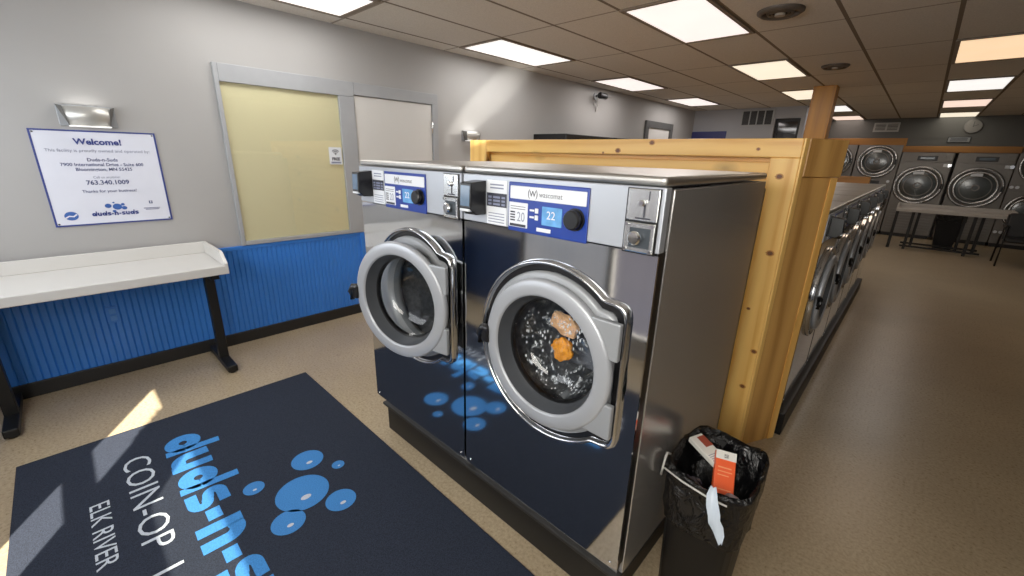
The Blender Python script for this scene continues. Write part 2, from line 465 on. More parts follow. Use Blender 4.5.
for z in (.3, 1.1, 1.86): hg.cyl((XW+.03, 2.895, z), .009, -.06, .06, 'z', 12)
hg.build('hinge', M_chrome, d1)
MB().cyl((XW+.02, 2.10, 1.0), .012, 0, .05, 'x', 14).cyl((XW+.07, 2.10, 1.0), .028, 0, .03, 'x', 20, bev=.006).build('door_handle', M_chrome, d1)
# far door on the left wall
d2 = MB(); d2.box((XW, 7.72, 0), (XW+.04, 7.84, 2.28), .004).box((XW, 8.76, 0), (XW+.04, 8.88, 2.28), .004).box((XW, 7.84, 2.16), (XW+.04, 8.76, 2.28), .004)
d2 = struct('door_2', d2, plain('grey_door_frame', srgb(70, 70, 70), .5))
MB().box((XW, 7.84, .01), (XW+.015, 8.76, 2.16)).build('door_slab', M_whitepaint, d2)
# dark glass door in the rear doorway
d3 = struct('door_3', MB().box((-2.36, 10.06, 0), (-2.31, 10.12, 2.42)).box((-1.98, 10.06, 0), (-1.93, 10.12, 2.42)).box((-2.31, 10.06, 2.36), (-1.98, 10.12, 2.42)), M_blackmetal)
MB().box((-2.31, 10.085, .01), (-1.98, 10.095, 2.36)).build('pane', plain('dark_glass', srgb(14, 15, 17), .05, spec=.8), d3)

# ------------------------------------------------------------------ ceiling lights and vents
def ceiling_light(xc, yc, col, st, label, mname, group):
    t = thing('ceiling_light', label, 'ceiling light', (xc, yc, H), 0, group)
    f = MB()
    for a, b, c, d in ((-.30, -.268, -.59, .59), (.268, .30, -.59, .59), (-.268, .268, -.59, -.555), (-.268, .268, .555, .59)):
        f.box((a, c, -.012), (b, d, 0), .003)
    f.build('frame', plain('light_frame', srgb(120, 105, 90), .5), t)
    MB().box((-.268, -.555, -.006), (.268, .555, -.001)).build('diffuser', emit(mname, col, .98), t)
    l = bpy.data.lights.new('fluorescent_tubes', 'AREA'); l.shape = 'RECTANGLE'; l.size = .52; l.size_y = 1.1; l.energy = st*LK*1.9
    l.color = tuple(.35+.65*c for c in col)
    lo = bpy.data.objects.new('fluorescent_tubes', l); COL.objects.link(lo); lo.parent = t; lo.location = (0, 0, -.02)
LK = 2.2
WH, PK, WM, OR, WR = (1, .97, .93), (1, .90, .85), (1, .87, .66), (1, .68, .40), (1, .74, .60)
G1, G2, G3 = 'ceiling light panels along the left wall', 'ceiling light panels above the partition', 'ceiling light panels over the aisle'
for y, c, s, l, mn in ((1.28, WH, 3.2, 'cut by the top photo edge', 'diff_a1'), (3.68, WH, 3.0, 'second from the sign wall end', 'diff_a2'),
                   (6.08, PK, 2.6, 'third, above the security camera', 'diff_a3'), (8.47, PK, 2.4, 'last and smallest, near the vent wall', 'diff_a4')):
    ceiling_light(-3.40, y, c, s, 'white ceiling light panel by the left wall, ' + l, mn, G1)
for y, c, s, l, mn in ((3.68, PK, 3.0, 'large pinkish white ceiling light panel nearest above the partition', 'diff_b1'), (6.08, WM, 2.3, 'cream ceiling panel second behind the big pinkish one, left of the column', 'diff_b2'),
                   (8.42, WM, 2.0, 'warm yellow ceiling panel partly hidden by the left side of the column', 'diff_b3'), (10.77, WH, 1.2, 'small white ceiling panel just right of the wooden column', 'diff_b4'),
                   (13.0, WR, 1.0, 'small salmon ceiling panel right of the column near the back wall', 'diff_b5')):
    ceiling_light(-1.585, y, c, s, l, mn, G2)
for y, c, s, l, mn in ((6.08, OR, 1.0, 'large peach orange ceiling panel over the aisle, nearest of its row', 'diff_r1'), (8.47, WH, .8, 'cool white ceiling panel over the aisle, second of its row', 'diff_r2'),
                   (10.77, WR, .7, 'pinkish ceiling panel over the aisle, third of its row', 'diff_r3'), (13.0, WM, .6, 'cream ceiling panel over the aisle closest to the dryer wall', 'diff_r4')):
    ceiling_light(.245, y, c, s, l, mn, G3)
def diffuser(x, y, r, label):
    t = thing('ceiling_vent', label, 'vent', (x, y, H), 0, 'round ceiling air vents')
    MB().lathe([(r, 0), (r, -.012), (r*.82, -.03), (r*.75, -.02), (r*.7, 0)], (0, 0, 0), 'z', 40).build('flange', plain('vent_paint', srgb(70, 62, 56), .5), t)
    b = MB()
    for k in (.62, .44): b.lathe([(r*k, -.004), (r*k*.86, -.026), (r*k*.72, -.02)], (0, 0, 0), 'z', 36)
    b.build('cone', plain('vent_paint', (0, 0, 0)), t)
    MB().cyl((0, 0, 0), r*.22, -.034, -.004, 'z', 24).build('cap', plain('vent_cap', srgb(150, 140, 128), .5), t)
    MB().cyl((0, 0, 0), r*.69, -.003, -.001, 'z', 36).build('throat', plain('vent_throat', srgb(16, 15, 14), .8), t)
diffuser(-1.0, 3.80, .15, 'larger round ceiling air vent above the end of the partition')
diffuser(-.97, 6.15, .13, 'small round ceiling air vent above the wooden column')

# ------------------------------------------------------------------ left wall fittings
def sconce(y, z, w, h, label):
    t = thing('wall_sconce', label, 'wall light', (XW, y, z), 0, 'silver wall sconces')
    MB().box((0, -w*.5, -h*.5), (.012, w*.5, h*.5), .003).build('back_plate', M_grey, t)
    n = 14; L = []
    for i in range(n+1):
        a = -.5+i/n; L.append((.10-.055*(2*a)**2*.8, a*w*.80))
    lo = [(x*.72+.012, y_*.86, -h*.5) for x, y_ in L]; hi = [(x+.012, y_, h*.42) for x, y_ in L]
    m = MB(); m.loops([lo, hi], 0, True, closed=False)
    lo2 = [(x-.008, y_, z_) for x, y_, z_ in lo]; hi2 = [(x-.008, y_, z_) for x, y_, z_ in hi]
    m.loops([lo2, hi2], 0, True, closed=False); m.loops([lo, lo2], 0, False, closed=False); m.loops([hi, hi2], 0, False, closed=False)
    m.build('front_shade', plain('sconce_silver', srgb(186, 184, 178), .35, .5), t)
    for s in (-1, 1):
        sd = MB(); sd.add([(.012, s*w*.5, h*.5), (.012, s*w*.34, -h*.5), (.06, s*w*.345, -h*.48), (.07, s*w*.4, h*.40)], [(0, 1, 2, 3)])
        sd.build('side_fin', plain('sconce_grey', srgb(92, 90, 86), .5, .3), t)
    MB().box((.014, -w*.3, h*.30), (.05, w*.3, h*.34)).build('lamp_tube', emit('sconce_lamp', (1, .97, .92), 9.), t)
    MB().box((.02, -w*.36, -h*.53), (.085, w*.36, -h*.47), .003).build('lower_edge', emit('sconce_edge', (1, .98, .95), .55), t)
sconce(.232, 1.765, .27, .125, 'silver half-cup wall sconce right above the welcome sign')
sconce(3.45, 1.80, .26, .11, 'small silver wall sconce beyond the white door, over the partition end')
# security camera
t = thing('security_camera', 'small security camera bracketed high on the left wall', 'camera', (XW, 6.0, 2.5))
MB().cyl((0, 0, 0), .05, 0, .02, 'x', 20).build('mount', M_grey, t)
MB().tube([(.02, 0, 0), (.10, 0, .02), (.14, 0, 0)], .014).build('arm', M_blackmetal, t)
MB().cyl((.16, 0, -.01), .045, -.12, .06, 'y', 20, bev=.01).build('body', M_plastic, t)
MB().tube([(.02, .03, 0), (.03, .06, -.12), (.02, .03, -.22), (.02, -.02, -.10)], .006).build('cable', M_white, t)
# blanked outlet
t = thing('wall_outlet', 'blue painted outlet cover on the wainscot under the white table', 'outlet', (XW+.018, .098, .455))
MB().box((0, -.035, -.06), (.008, .035, .06), .003).build('cover_plate', M_blue, t)
MB().box((.008, -.017, .008), (.011, .017, .042), .001).box((.008, -.017, -.042), (.011, .017, -.008), .001).build('socket', plain('blue_socket', srgb(70, 128, 206), .4), t)

# welcome sign
t = thing('welcome_sign', 'large white welcome sign with navy border and text, screwed to the left wall', 'sign', (XW, .249, 1.382))
MB().box((0, -.298, -.298), (.008, .298, .298), .002).build('board', M_paper, t)
b = MB()
for a, b_, c, d in ((-.298, -.288, -.298, .298), (.288, .298, -.298, .298), (-.288, .288, -.298, -.288), (-.288, .288, .288, .298)):
    b.box((.0075, a, c), (.0095, b_, d))
b.build('border', M_navy, t)
RW = (PI/2, 0, PI/2)
lettering([('Welcome!', .051, 0, .228, .0016, 1.05)], M_navy, t, (.0105, 0, 0), RW)
lettering([('This facility is proudly owned and operated by:', .0265, 0, .174), ('Call us anytime:', .021, 0, .008)], M_greyprint, t, (.0105, 0, 0), RW)
lettering([('Duds-n-Suds', .029, 0, .118, .0005), ('7900 International Drive - Suite 600', .0275, 0, .088, .0005), ('Bloomington, MN 55425', .0275, 0, .058, .0005),
           ('763.340.1009', .039, 0, -.026, .0009), ('Thanks for your business!', .026, 0, -.081, .0003)], plain('slate_print', srgb(72, 80, 120), .5), t, (.0105, 0, 0), RW)
lg = MB(); logo_letters(lg, -.118, -.242, .134)
lg.build('logo_lettering', M_navy, t, (.0105, 0, 0), RW)
bb_ = MB()
for x, y, r in ((-.03, -.178, .017), (.015, -.186, .024), (.045, -.172, .010), (.05, -.196, .014), (.0, -.158, .006), (-.005, -.215, .010)): disc(bb_, x, y, r, r*.85, n=20)
bb_.build('logo_bubbles', plain('mid_blue_print', srgb(40, 84, 160), .5), t, (.0105, 0, 0), RW)
em = MB(); disc(em, -.215, -.232, .033, .028, n=28); em.build('round_emblem', plain('mid_blue_print', (0, 0, 0)), t, (.0105, 0, 0), RW)
em = MB(); ribbon(em, [(-.245, -.245), (-.225, -.232), (-.205, -.236), (-.188, -.222)], .008); em.build('emblem_swoosh', M_paper, t, (.0115, 0, 0), RW)
em = MB(); ribbon(em, [(.185, -.165), (.205, -.165)], .02); ribbon(em, [(.15, -.205), (.24, -.205)], .004); ribbon(em, [(.16, -.214), (.235, -.214)], .004)
em.build('small_print', plain('slate_print', (0, 0, 0)), t, (.0105, 0, 0), RW)
lettering([('f', .02, .195, -.165, .001)], M_paper, t, (.0112, 0, 0), RW)
sc = MB()
for y in (-.28, .28):
    for z in (-.28, .28): sc.cyl((.0085, y, z), .005, 0, .003, 'x', 12)
sc.build('screw', M_chrome, t)

# free wifi sign stuck to the window glass
t = thing('wifi_sign', 'small white free wifi sticker at the right edge of the yellow window', 'sign', (XW+.0215, 1.812, 1.552))
MB().box((0, -.058, -.075), (.003, .058, .075), .002).build('card', M_sticker, t)
em = MB()
for r in (.012, .026, .040): ribbon(em, arc(0, .0, r, r, 40, 140, 12), .007)
disc(em, 0, .002, .006, n=12); em.build('wifi_symbol', M_dark_print, t, (.0042, 0, .012), RW)
lettering([('FREE', .036, 0, -.028, .0016)], M_dark_print, t, (.0042, 0, 0), RW)
em = MB(); ribbon(em, [(-.045, -.058), (.045, -.058)], .016); em.build('text_strip', M_greyprint, t, (.0042, 0, 0), RW)

# ------------------------------------------------------------------ folding tables
def lip_table(name, label, loc, rz, L, D, h, lip, legs, beam=False):
    """local: x 0..L along the front, y 0 front .. D back, lips on both ends and at the back"""
    t = thing(name, label, 'table', loc, rz, 'white folding tables')
    MB().box((0, 0, h-.06), (L, D, h), .006).build('tabletop', M_white, t)
    MB().box((0, D-.022, h), (L, D, h+lip), .004).build('back_lip', M_white, t)
    for x0 in (0, L-.022):
        MB().prism([(0, h-.001), (D-.022, h-.001), (D-.022, h+lip), (.10, h+lip), (0, h+.015)], x0, x0+.022, 'x').build('end_lip', M_white, t, bevel=.003)
    for x in legs:
        m = MB().box((x-.03, D*.42, .05), (x+.03, D*.42+.065, h-.06), .004).box((x-.026, .05, h-.10), (x+.026, D-.04, h-.06), .003)
        lg = m.build('leg', M_blackmetal, t)
        MB().box((x-.032, .03, .012), (x+.032, D-.01, .06), .006).build('foot', M_blackmetal, lg)
        g = MB()
        for y in (.06, D-.05): g.cyl((x, y, 0), .02, 0, .014, 'z', 14)
        g.build('glide', M_plastic, lg)
    return t
# left wall table: local x along +Y, local y towards the wall
lip_table('folding_table', 'long white folding table with raised lips along the left wall under the welcome sign', (-3.36, -.75, 0), PI/2, 1.465, .565, .82, .085, (.30, 1.385))

# ------------------------------------------------------------------ floor mat
MX0, MX1, MY0, MY1 = -3.04, -.69, -.435, 1.005
t = thing('floor_mat', 'large navy entrance mat with blue lettering and bubbles in front of the washers', 'mat', ((MX0+MX1)/2, (MY0+MY1)/2, 0), math.radians(-.3))
ox, oy = (MX0+MX1)/2, (MY0+MY1)/2
MB().box((MX0-ox, MY0-oy, 0), (MX1-ox, MY1-oy, .009), .003).build('pile', carpet_mat(), t)
M_mblue = pile('blue_pile', srgb(60, 128, 200)); M_mwhite = pile('pale_grey_pile', srgb(186, 194, 206)); M_mbub = pile('bubble_pile', srgb(60, 122, 190))
lg = MB(); xe = logo_letters(lg, -2.76, .115, 1.)
lg.v = [(-2.76+(a+2.76)*1.78/(xe+2.76), b_, c) for a, b_, c in lg.v]
lg.v = [(a-ox, b_-oy, .0112) for a, b_, c in lg.v]
lg.build('logo_lettering', M_mblue, t)
lettering([('COIN-OP', .160, -2.715-ox, 0, -.0010, 1.14, 'LEFT'), ('LAUNDRY', .160, -.99-ox, 0, -.0010, 1.14, 'RIGHT'), ('ELK RIVER', .098, -2.435-ox, -.155, .0, 1.03, 'LEFT'), ('-', .098, -1.93-ox, -.155, .0, 1.03, 'LEFT')], M_mwhite, t, (0, -.008-oy, .0112), (0, 0, 0))
for x, y, r in ((-2.06, .634, .078), (-1.912, .734, .031), (-2.038, .37, .046), (-1.845, .527, .118), (-1.672, .637, .068), (-1.712, .415, .070)):
    m = MB(); disc(m, 0, 0, r, n=44); bu = m.build('bubble', M_mbub, t, (x-ox, y-oy, .0112))
    m = MB(); disc(m, r*.35, .0*r, r*.13, r*.2, n=16); m.build('highlight', M_mwhite, bu, (0, 0, .001))

# ------------------------------------------------------------------ washers
W, ZB, ZT, ZC, D = .792, .24, 1.555, 1.36, .95
CX, CZ, HD = .445, .953, .342           # door centre, hinge distance
HXL = CX+HD
def outline(inset, y, n=120):
    R, w, h = .324-inset, .290-inset, .250-inset
    L = []
    for i in range(n):
        a = 2*PI*i/n; r = R; ca, sa = math.cos(a), math.sin(a)
        if ca > .02:
            # rounded rectangle on the hinge side (superellipse corner)
            p = 14.; rb = ((abs(ca)/w)**p+(abs(sa)/h)**p)**(-1/p)
            r = min(max(R, rb), w/ca)
        L.append((CX+r*ca, y, CZ+r*sa))
    return L
def washer(label, loc, rz, open_deg=0., group=None):
    t = thing('washing_machine', label, 'washing machine', loc, rz, group)
    # cabinet shell: sides, back, bottom
    c = MB()
    c.box((.004, .055, ZB-.06), (.020, D, ZT-.03), .003).box((W-.020, .055, ZB-.06), (W-.004, D, ZT-.03), .003)
    c.box((.02, D-.02, ZB-.06), (W-.02, D, ZT-.03)).box((.02, .045, ZB-.06), (W-.02, D-.02, ZB-.04))
    c.build('cabinet', M_side, t)
    MB().box((W-.018, .008, ZB), (W-.007, .062, ZC-.002)).build('seam_gasket', M_plastic, t)  # black strip stands in for the shade in the gap beside the front panel
    MB().box((.012, D, ZB), (W-.012, D+.055, ZT-.06), .004).build('rear_cover', M_plastic, t)  # black box added for the dark strip behind the cabinet
    MB().box((0.003, -.003, ZT-.022), (W-.003, D, ZT+.004), .012, seg=4).build('top_cover', M_top, t)
    # front panel with a round hole
    n = 96; RO = .30; angs = sorted({2*PI*i/n for i in range(n)} | {math.atan2(z, x) % (2*PI) for x in (-CX, W-CX) for z in (ZB-CZ, ZC-.004-CZ)})
    def rect(a):
        ca, sa = math.cos(a), math.sin(a); s = 1e9
        if ca > 1e-9: s = min(s, (W-.003-CX)/ca)
        if ca < -1e-9: s = min(s, (-.0+.003-CX)/ca)
        if sa > 1e-9: s = min(s, (ZC-.004-CZ)/sa)
        if sa < -1e-9: s = min(s, (ZB-CZ)/sa)
        return s
    out = lambda y: [(CX+rect(a)*math.cos(a), y, CZ+rect(a)*math.sin(a)) for a in angs]
    inn = lambda y: [(CX+RO*math.cos(a), y, CZ+RO*math.sin(a)) for a in angs]
    fp = MB().loops([out(.008), out(0.), inn(0.), inn(.03)]).build('front_panel', M_mirror, t)
    sc = MB()
    for x in (.03, W-.03): sc.cyl((x, 0, ZB+.02), .006, -.003, 0, 'y', 12)
    sc.build('screw', M_chrome, fp)
    # door surround: chrome rim, black gap, grey plate
    fr = MB()
    fr.loops([outline(-.002, 0), outline(.000, -.014), outline(.004, -.020), outline(.009, -.020), outline(.013, -.014), outline(.015, -.002)], 0, True)
    fr.loops([outline(.015, -.002), outline(.034, -.002)], 1)
    hole = lambda r, y: [(CX+r*math.cos(2*PI*i/120), y, CZ+r*math.sin(2*PI*i/120)) for i in range(120)]
    fr.loops([outline(.036, -.002), outline(.038, -.014), outline(.046, -.018), hole(.225, -.018), hole(.215, -.016), hole(.205, .01)], 2, True)
    fr.loops([hole(.205, .01), hole(.20, .03), hole(.215, .06), hole(.262, .075)], 3, True)
    fr.build('door_surround', [brushed('rim_metal', (.62, .63, .65), .16, 0, 0, .03), M_plastic, M_grey, plain('gasket_grey', srgb(98, 102, 106), .45)], t)
    d = MB().lathe([(.262, .075), (.262, .60), (.0, .60)], (CX, 0, CZ), 'y', 48)
    for k in range(3):
        a = 2*PI*k/3+.5
        d.tube([(CX+.24*math.cos(a), y, CZ+.24*math.sin(a)) for y in (.09, .34, .59)], .03, 8)
    d.build('drum', M_drum, t)
    # door (moves about the hinge axis)
    r = MB().lathe([(.250, -.020), (.264, -.020), (.267, -.026), (.267, -.036)], (-HD, 0, 0), 'y', 72).lathe([(.267, -.036), (.264, -.042), (.257, -.046), (.218, -.049), (.212, -.047), (.209, -.041)], (-HD, 0, 0), 'y', 72)
    r.lathe([(.209, -.041), (.200, -.015), (.190, .008)], (-HD, 0, 0), 'y', 72, mi=1)
    r.lathe([(.190, .008), (.186, .014), (.184, .03), (.190, .034), (.25, -.020)], (-HD, 0, 0), 'y', 72, mi=2)
    door = r.build('door', [M_silver, M_rubber, M_plastic], t, (HXL+(.023 if open_deg else 0), 0, CZ+(.016 if open_deg else 0)), (0, 0, math.radians(open_deg)))
    MB().lathe([(.184, .016), (.168, .055), (.13, .082), (.09, .094), (.04, .100), (0, .101)], (-HD, 0, 0), 'y', 48).build('door_glass', M_glass, door)
    MB().tube([(-HD-.255, -.036, .02), (-HD-.285, -.046, .018), (-HD-.300, -.048, -.008), (-HD-.298, -.046, -.045)], [.016, .017, .016, .012], 12).box((-HD-.285, -.058, -.035), (-HD-.250, -.03, .03), .008).build('door_handle', M_plastic, door)
    hs = -.012 if open_deg else 0
    for poly in ([(-.118, .075), (-.062, .075), (-.062, .195), (-.172, .195)], [(-.172, -.195), (-.062, -.195), (-.062, -.075), (-.118, -.075)]):
        MB().prism([(a+hs, b_) for a, b_ in poly], -.040, -.019, 'y').build('hinge_block', M_grey, door, bevel=.005)
    # fascia with its controls
    fa = MB().box((0.002, -.003, ZC), (W-.002, .03, ZT-.024), .003).build('control_fascia', M_steel, t)
    Y = -.0032
    MB().box((.243, Y-.004, 1.353), (.566, Y, 1.516), .003).build('control_panel', M_bluepanel, fa)
    MB().box((.252, Y-.006, 1.462), (.558, Y-.003, 1.504), .0028).build('brand_plate', M_sticker, fa)
    RX = (PI/2, 0, 0)
    lettering([('wascomat', .024, .425, 1.482, 0, .95), ('W', .026, .352, 1.482, .0004), ('(', .034, .335, 1.484, 0), (')', .034, .369, 1.484, 0)], M_dark_print, fa, (0, Y-.0068, 0), RX)
    MB().box((.247, Y-.0055, 1.368), (.331, Y-.003, 1.450), .002).build('price_sticker', M_sticker, fa)
    lettering([('20', .045, .303, 1.402, 0, .8)], M_greyprint, fa, (0, Y-.0064, 0), RX)
    m = MB()
    for a, b_, z in ((.253, .325, 1.374), ): m.box((a, Y-.0062, z-.004), (b_, Y-.0056, z+.005))
    for z in (1.436, 1.428): m.box((.255, Y-.0060, z), (.322, Y-.0056, z+.002))
    for z in (1.388, 1.397, 1.406, 1.415): m.box((.254, Y-.0060, z), (.276, Y-.0056, z+.005))
    m.build('sticker_print', M_dark_print, fa)
    MB().box((.392, Y-.006, 1.388), (.472, Y-.003, 1.447), .002).build('display', M_lcd, fa)
    lettering([('22', .036, .43, 1.42, 0)], M_sticker, fa, (0, Y-.0068, 0), RX)
    m = MB()
    for x0, x1, z, h_ in ((.340, .359, 1.43, .003), (.340, .359, 1.408, .003), (.372, .43, 1.371, .006)): m.box((x0, Y-.0050, z-h_), (x1, Y-.0038, z+h_))
    m.build('panel_print', M_sticker, fa)
    for z in (1.43, 1.408): MB().box((.363, Y-.007, z-.008), (.377, Y-.003, z+.008), .002).build('button', M_sticker, fa)
    MB().cyl((.522, Y-.004, 1.42), .034, -.006, 0, 'y', 32).cyl((.522, Y-.010, 1.42), .029, -.022, 0, 'y', 28, bev=.004).build('knob', M_plastic, fa)
    m = MB().box((.134, Y-.002, 1.362), (.232, Y, 1.516)); st = m.build('instruction_sticker', M_sticker, fa)
    m = MB().box((.134, Y-.0028, 1.425), (.232, Y-.002, 1.472))
    m.build('sticker_block', M_dark_print, fa)
    m = MB()
    for x0, x1 in ((.142, .158), (.166, .200), (.208, .224)):
        for z in (1.434, 1.446, 1.458): m.box((x0, Y-.0034, z-.0035), (x1, Y-.0026, z+.0035))
    m.build('block_print', M_greyprint, fa)
    m = MB()
    for z in (1.40, 1.39, 1.38, 1.37): m.box((.142, Y-.0026, z), (.222, Y-.002, z+.003))
    mh = MB()
    for z in (1.498, 1.487): mh.box((.150, Y-.0026, z), (.216, Y-.002, z+.005))
    mh.build('header_print', M_greyprint, fa)
    m.build('fine_print', M_greyprint, fa)
    # coin unit
    MB().box((.683, Y-.002, 1.352), (.780, Y, 1.527), .001).build('coin_recess', M_plastic, fa)
    MB().box((.688, Y-.006, 1.442), (.777, Y-.002, 1.525), .002).build('coin_plate', M_coin, fa)
    m = MB().box((.737, Y-.0075, 1.452), (.742, Y-.0055, 1.485)).box((.748, Y-.0075, 1.497), (.751, Y-.0055, 1.52)).box((.715, Y-.0075, 1.447), (.758, Y-.0055, 1.451))
    m.build('coin_slot', M_dark_print, fa)
    MB().cyl((.733, Y-.006, 1.489), .009, -.012, 0, 'y', 20, bev=.003).build('coin_button', M_chrome, fa)
    m = MB().box((.688, Y-.010, 1.356), (.777, Y-.002, 1.438), .004); m.build('coin_box', M_coin, fa)
    MB().box((.706, Y-.0118, 1.370), (.765, Y-.0098, 1.424), .0).build('coin_return', plain('dark_recess', srgb(64, 70, 76), .35, .6), fa)
    MB().cyl((.726, Y-.012, 1.397), .019, -.016, 0, 'y', 24, bev=.004).build('lock', M_chrome, fa)
    m = MB()
    for x in (.696, .769):
        for z in (1.363, 1.431): m.cyl((x, Y-.010, z), .005, -.004, 0, 'y', 12)
    m.build('coin_screw', M_chrome, fa)
    # card reader
    cr = MB().prism([(-.078, 1.415), (-.074, 1.505), (0, 1.512), (0, 1.392), (-.05, 1.392)], .066, .126, 'x').box((.055, -.012, 1.396), (.112, 0, 1.505), .004).build('card_reader', M_plastic, t, bevel=.004)
    MB().add([(.072, -.0785, 1.425), (.120, -.0785, 1.425), (.120, -.0755, 1.495), (.072, -.0755, 1.495)], [(0, 1, 2, 3)]).build('screen', M_lcd2, cr)
    MB().box((.070, -.080, 1.406), (.122, -.062, 1.415), .002).build('card_slot', M_sticker, cr)
    return t

GB = 'pair of large front-load washers'
big_l = washer('large steel front-load washer on the left of the pair, its round door ajar', (-2.05, 1.06, 0), 0, 13., GB)
big_r = washer('large steel front-load washer on the right of the pair, door shut on orange laundry', (-1.25, 1.06, 0), 0, 0., GB)
# shared base
t = thing('washer_base', 'low black base under the pair of large washers', 'base', (-1.25, 1.6, 0))
MB().box((-.765, -.50, 0), (.765, .40, .168), .006).build('plinth', plain('black_base', srgb(13, 12, 11), .5, var=.3, vs=9, spec=.35), t)
MB().box((-.79, -.515, .160), (.79, .41, .178), .004).build('rim', plain('black_base_rim', srgb(30, 29, 28), .5, var=.4, vs=40), t)

# laundry in the right washer
def cloth(name, label, loc, scl, m, seed, rot=(0, 0, 0), amp=.55):
    rnd = random.Random(seed); bm = bmesh.new(); bmesh.ops.create_icosphere(bm, subdivisions=4, radius=1)
    ph = [rnd.uniform(0, 6.28) for _ in range(9)]
    for v in bm.verts:
        p = v.co.copy()
        k = 1+amp*(.16*math.sin(5*p.x+ph[0]+2*math.sin(3*p.z+ph[1]))+.12*math.sin(7*p.z+ph[2]+2*p.y)+.07*math.sin(11*p.y+6*p.x+ph[3])+.05*math.sin(17*p.z-9*p.x+ph[4]))
        v.co = Vector((p.x*scl[0], p.y*scl[1], p.z*scl[2]))*k
    me = bpy.data.meshes.new(name); bm.to_mesh(me); bm.free(); me.materials.append(m)
    for p in me.polygons: p.use_smooth = True
    o = bpy.data.objects.new(name, me); COL.objects.link(o); o.location = loc; o.rotation_euler = rot
    return tag(o, label, 'laundry', 'laundry in the right washer')
WX, WZ = -1.25+CX, CZ
cloth('washcloth', 'orange folded washcloth tumbling in the middle of the right washer', (WX-.066, 1.235, WZ-.072), (.046, .026, .046), plain('orange_terry', srgb(250, 150, 30), .9, var=.15, vs=40, bmp=.3), 3)
cloth('towel', 'pale peach towel above the orange cloth inside the right washer', (WX-.072, 1.240, WZ+.032), (.064, .026, .043), plain('peach_terry', srgb(232, 178, 130), .9, var=.15, vs=40, bmp=.3), 5, (0, .3, 0))
cloth('garment', 'dark navy garment left of the orange cloth inside the right washer', (WX-.14, 1.34, WZ-.01), (.07, .03, .04), plain('navy_cloth', srgb(36, 40, 74), .9, var=.3, vs=30), 8)
cloth('garment', 'grey wet garment low in the drum of the right washer', (WX-.02, 1.42, WZ-.145), (.13, .09, .06), plain('grey_cloth', srgb(84, 88, 98), .9, var=.3, vs=20), 11)
sd = MB().lathe([(.175, .046), (.158, .072), (.125, .091), (.088, .103), (.04, .109), (0, .110)], (0, 0, 0), 'y', 48).build('suds', suds_mat(), None, (WX, 1.066, WZ))
tag(sd, 'white soap suds and drops splashed inside the glass of the right washer door', 'suds', None, 'stuff')

# aisle row behind the partition, facing +X
S = .88
ords = ['nearest the partition', 'second from the partition', 'third from the partition', 'fourth from the partition', 'fifth from the partition', 'last at the far end']
for i in range(6):
    o = copy_tree(big_r); o.location = (-.31, 2.75+i*.735, 0); o.rotation_euler = (0, 0, PI/2); o.scale = (S, S, S)
    o['label'] = 'smaller steel front-load washer in the aisle row, ' + ords[i]; o['group'] = 'front-load washers in the aisle row'
t = thing('washer_base', 'long low black base under the aisle row of washers', 'base', (-.8, 4.95, 0))
MB().box((-.34, -2.2, 0), (.52, 2.22, .15), .006).build('plinth', plain('black_base', (0, 0, 0)), t)

# ------------------------------------------------------------------ wooden partition
t = thing('wooden_partition', 'chest-high golden pine partition wall right behind the large washers', 'partition', (-1.6, 2.42, 0))
PX = 1.6
M_knot = plain('pine_knot', srgb(104, 60, 26), .45, var=.3, vs=60)
M_knotring = plain('pine_knot_ring', srgb(190, 122, 52), .42, var=.15, vs=30)
def pb(name, lo, hi, m, bev=.004, knots=()):
    mb = MB().box((lo[0]+PX, lo[1]-2.42, lo[2]), (hi[0]+PX, hi[1]-2.42, hi[2]), bev)
    for x, z, r in knots:
        for q, d, mi in ((1.5, .0004, 2), (1., .0008, 1)):
            n = 18; mb.add([(x+PX+r*q*math.cos(2*PI*k/n)*(1.0+.15*math.sin(3*k)), lo[1]-2.42-d, z+r*q*.8*math.sin(2*PI*k/n)) for k in range(n)], [tuple(range(n))], mi)
    return mb.build(name, [m, M_knot, M_knotring], t)
pb('top_rail', (-2.575, 2.42, 1.622), (-.435, 2.46, 1.71), M_pine_h, .004, ((-1.397, 1.644, .013), (-1.18, 1.69, .012), (-1.50, 1.63, .006), (-.62, 1.66, .007)))
pb('stile', (-2.77, 2.42, 0), (-2.575, 2.46, 1.71), M_pine)
pb('stile', (-.56, 2.42, 0), (-.435, 2.46, 1.622), M_pine, .004, ((-.505, 1.535, .012), (-.475, 1.16, .013), (-.452, .62, .011), (-.47, .40, .011), (-.52, .85, .007)))
pb('back_panel', (-2.77, 2.505, 0), (-.45, 2.53, 1.70), M_pine_h, .002)
pb('inner_rail', (-2.575, 2.47, 1.52), (-.56, 2.505, 1.60), M_pine_h)
pb('cap_board', (-2.77, 2.461, 1.685), (-.44, 2.70, 1.709), M_pine_h)
def pp(name, poly, z0, z1, m):
    return MB().prism([(a+PX, b_-2.42) for a, b_ in poly], z0, z1, 'z').build(name, m, t, bevel=.003)
pp('end_panel', [(-.435, 2.455), (-.330, 2.665), (-.36, 2.70), (-.45, 2.70), (-.45, 2.455)], 0, 1.535, M_oak)
pp('corner_trim', [(-.4345, 2.42), (-.426, 2.42), (-.416, 2.452), (-.4345, 2.452)], 0, 1.71, M_pine)
pp('edge_trim', [(-.329, 2.655), (-.306, 2.70), (-.328, 2.715), (-.36, 2.70)], 0, 1.535, M_pine)
pp('end_cap', [(-.434, 2.453), (-.412, 2.453), (-.296, 2.69), (-.33, 2.72), (-.437, 2.72)], 1.537, 1.711, M_oak)
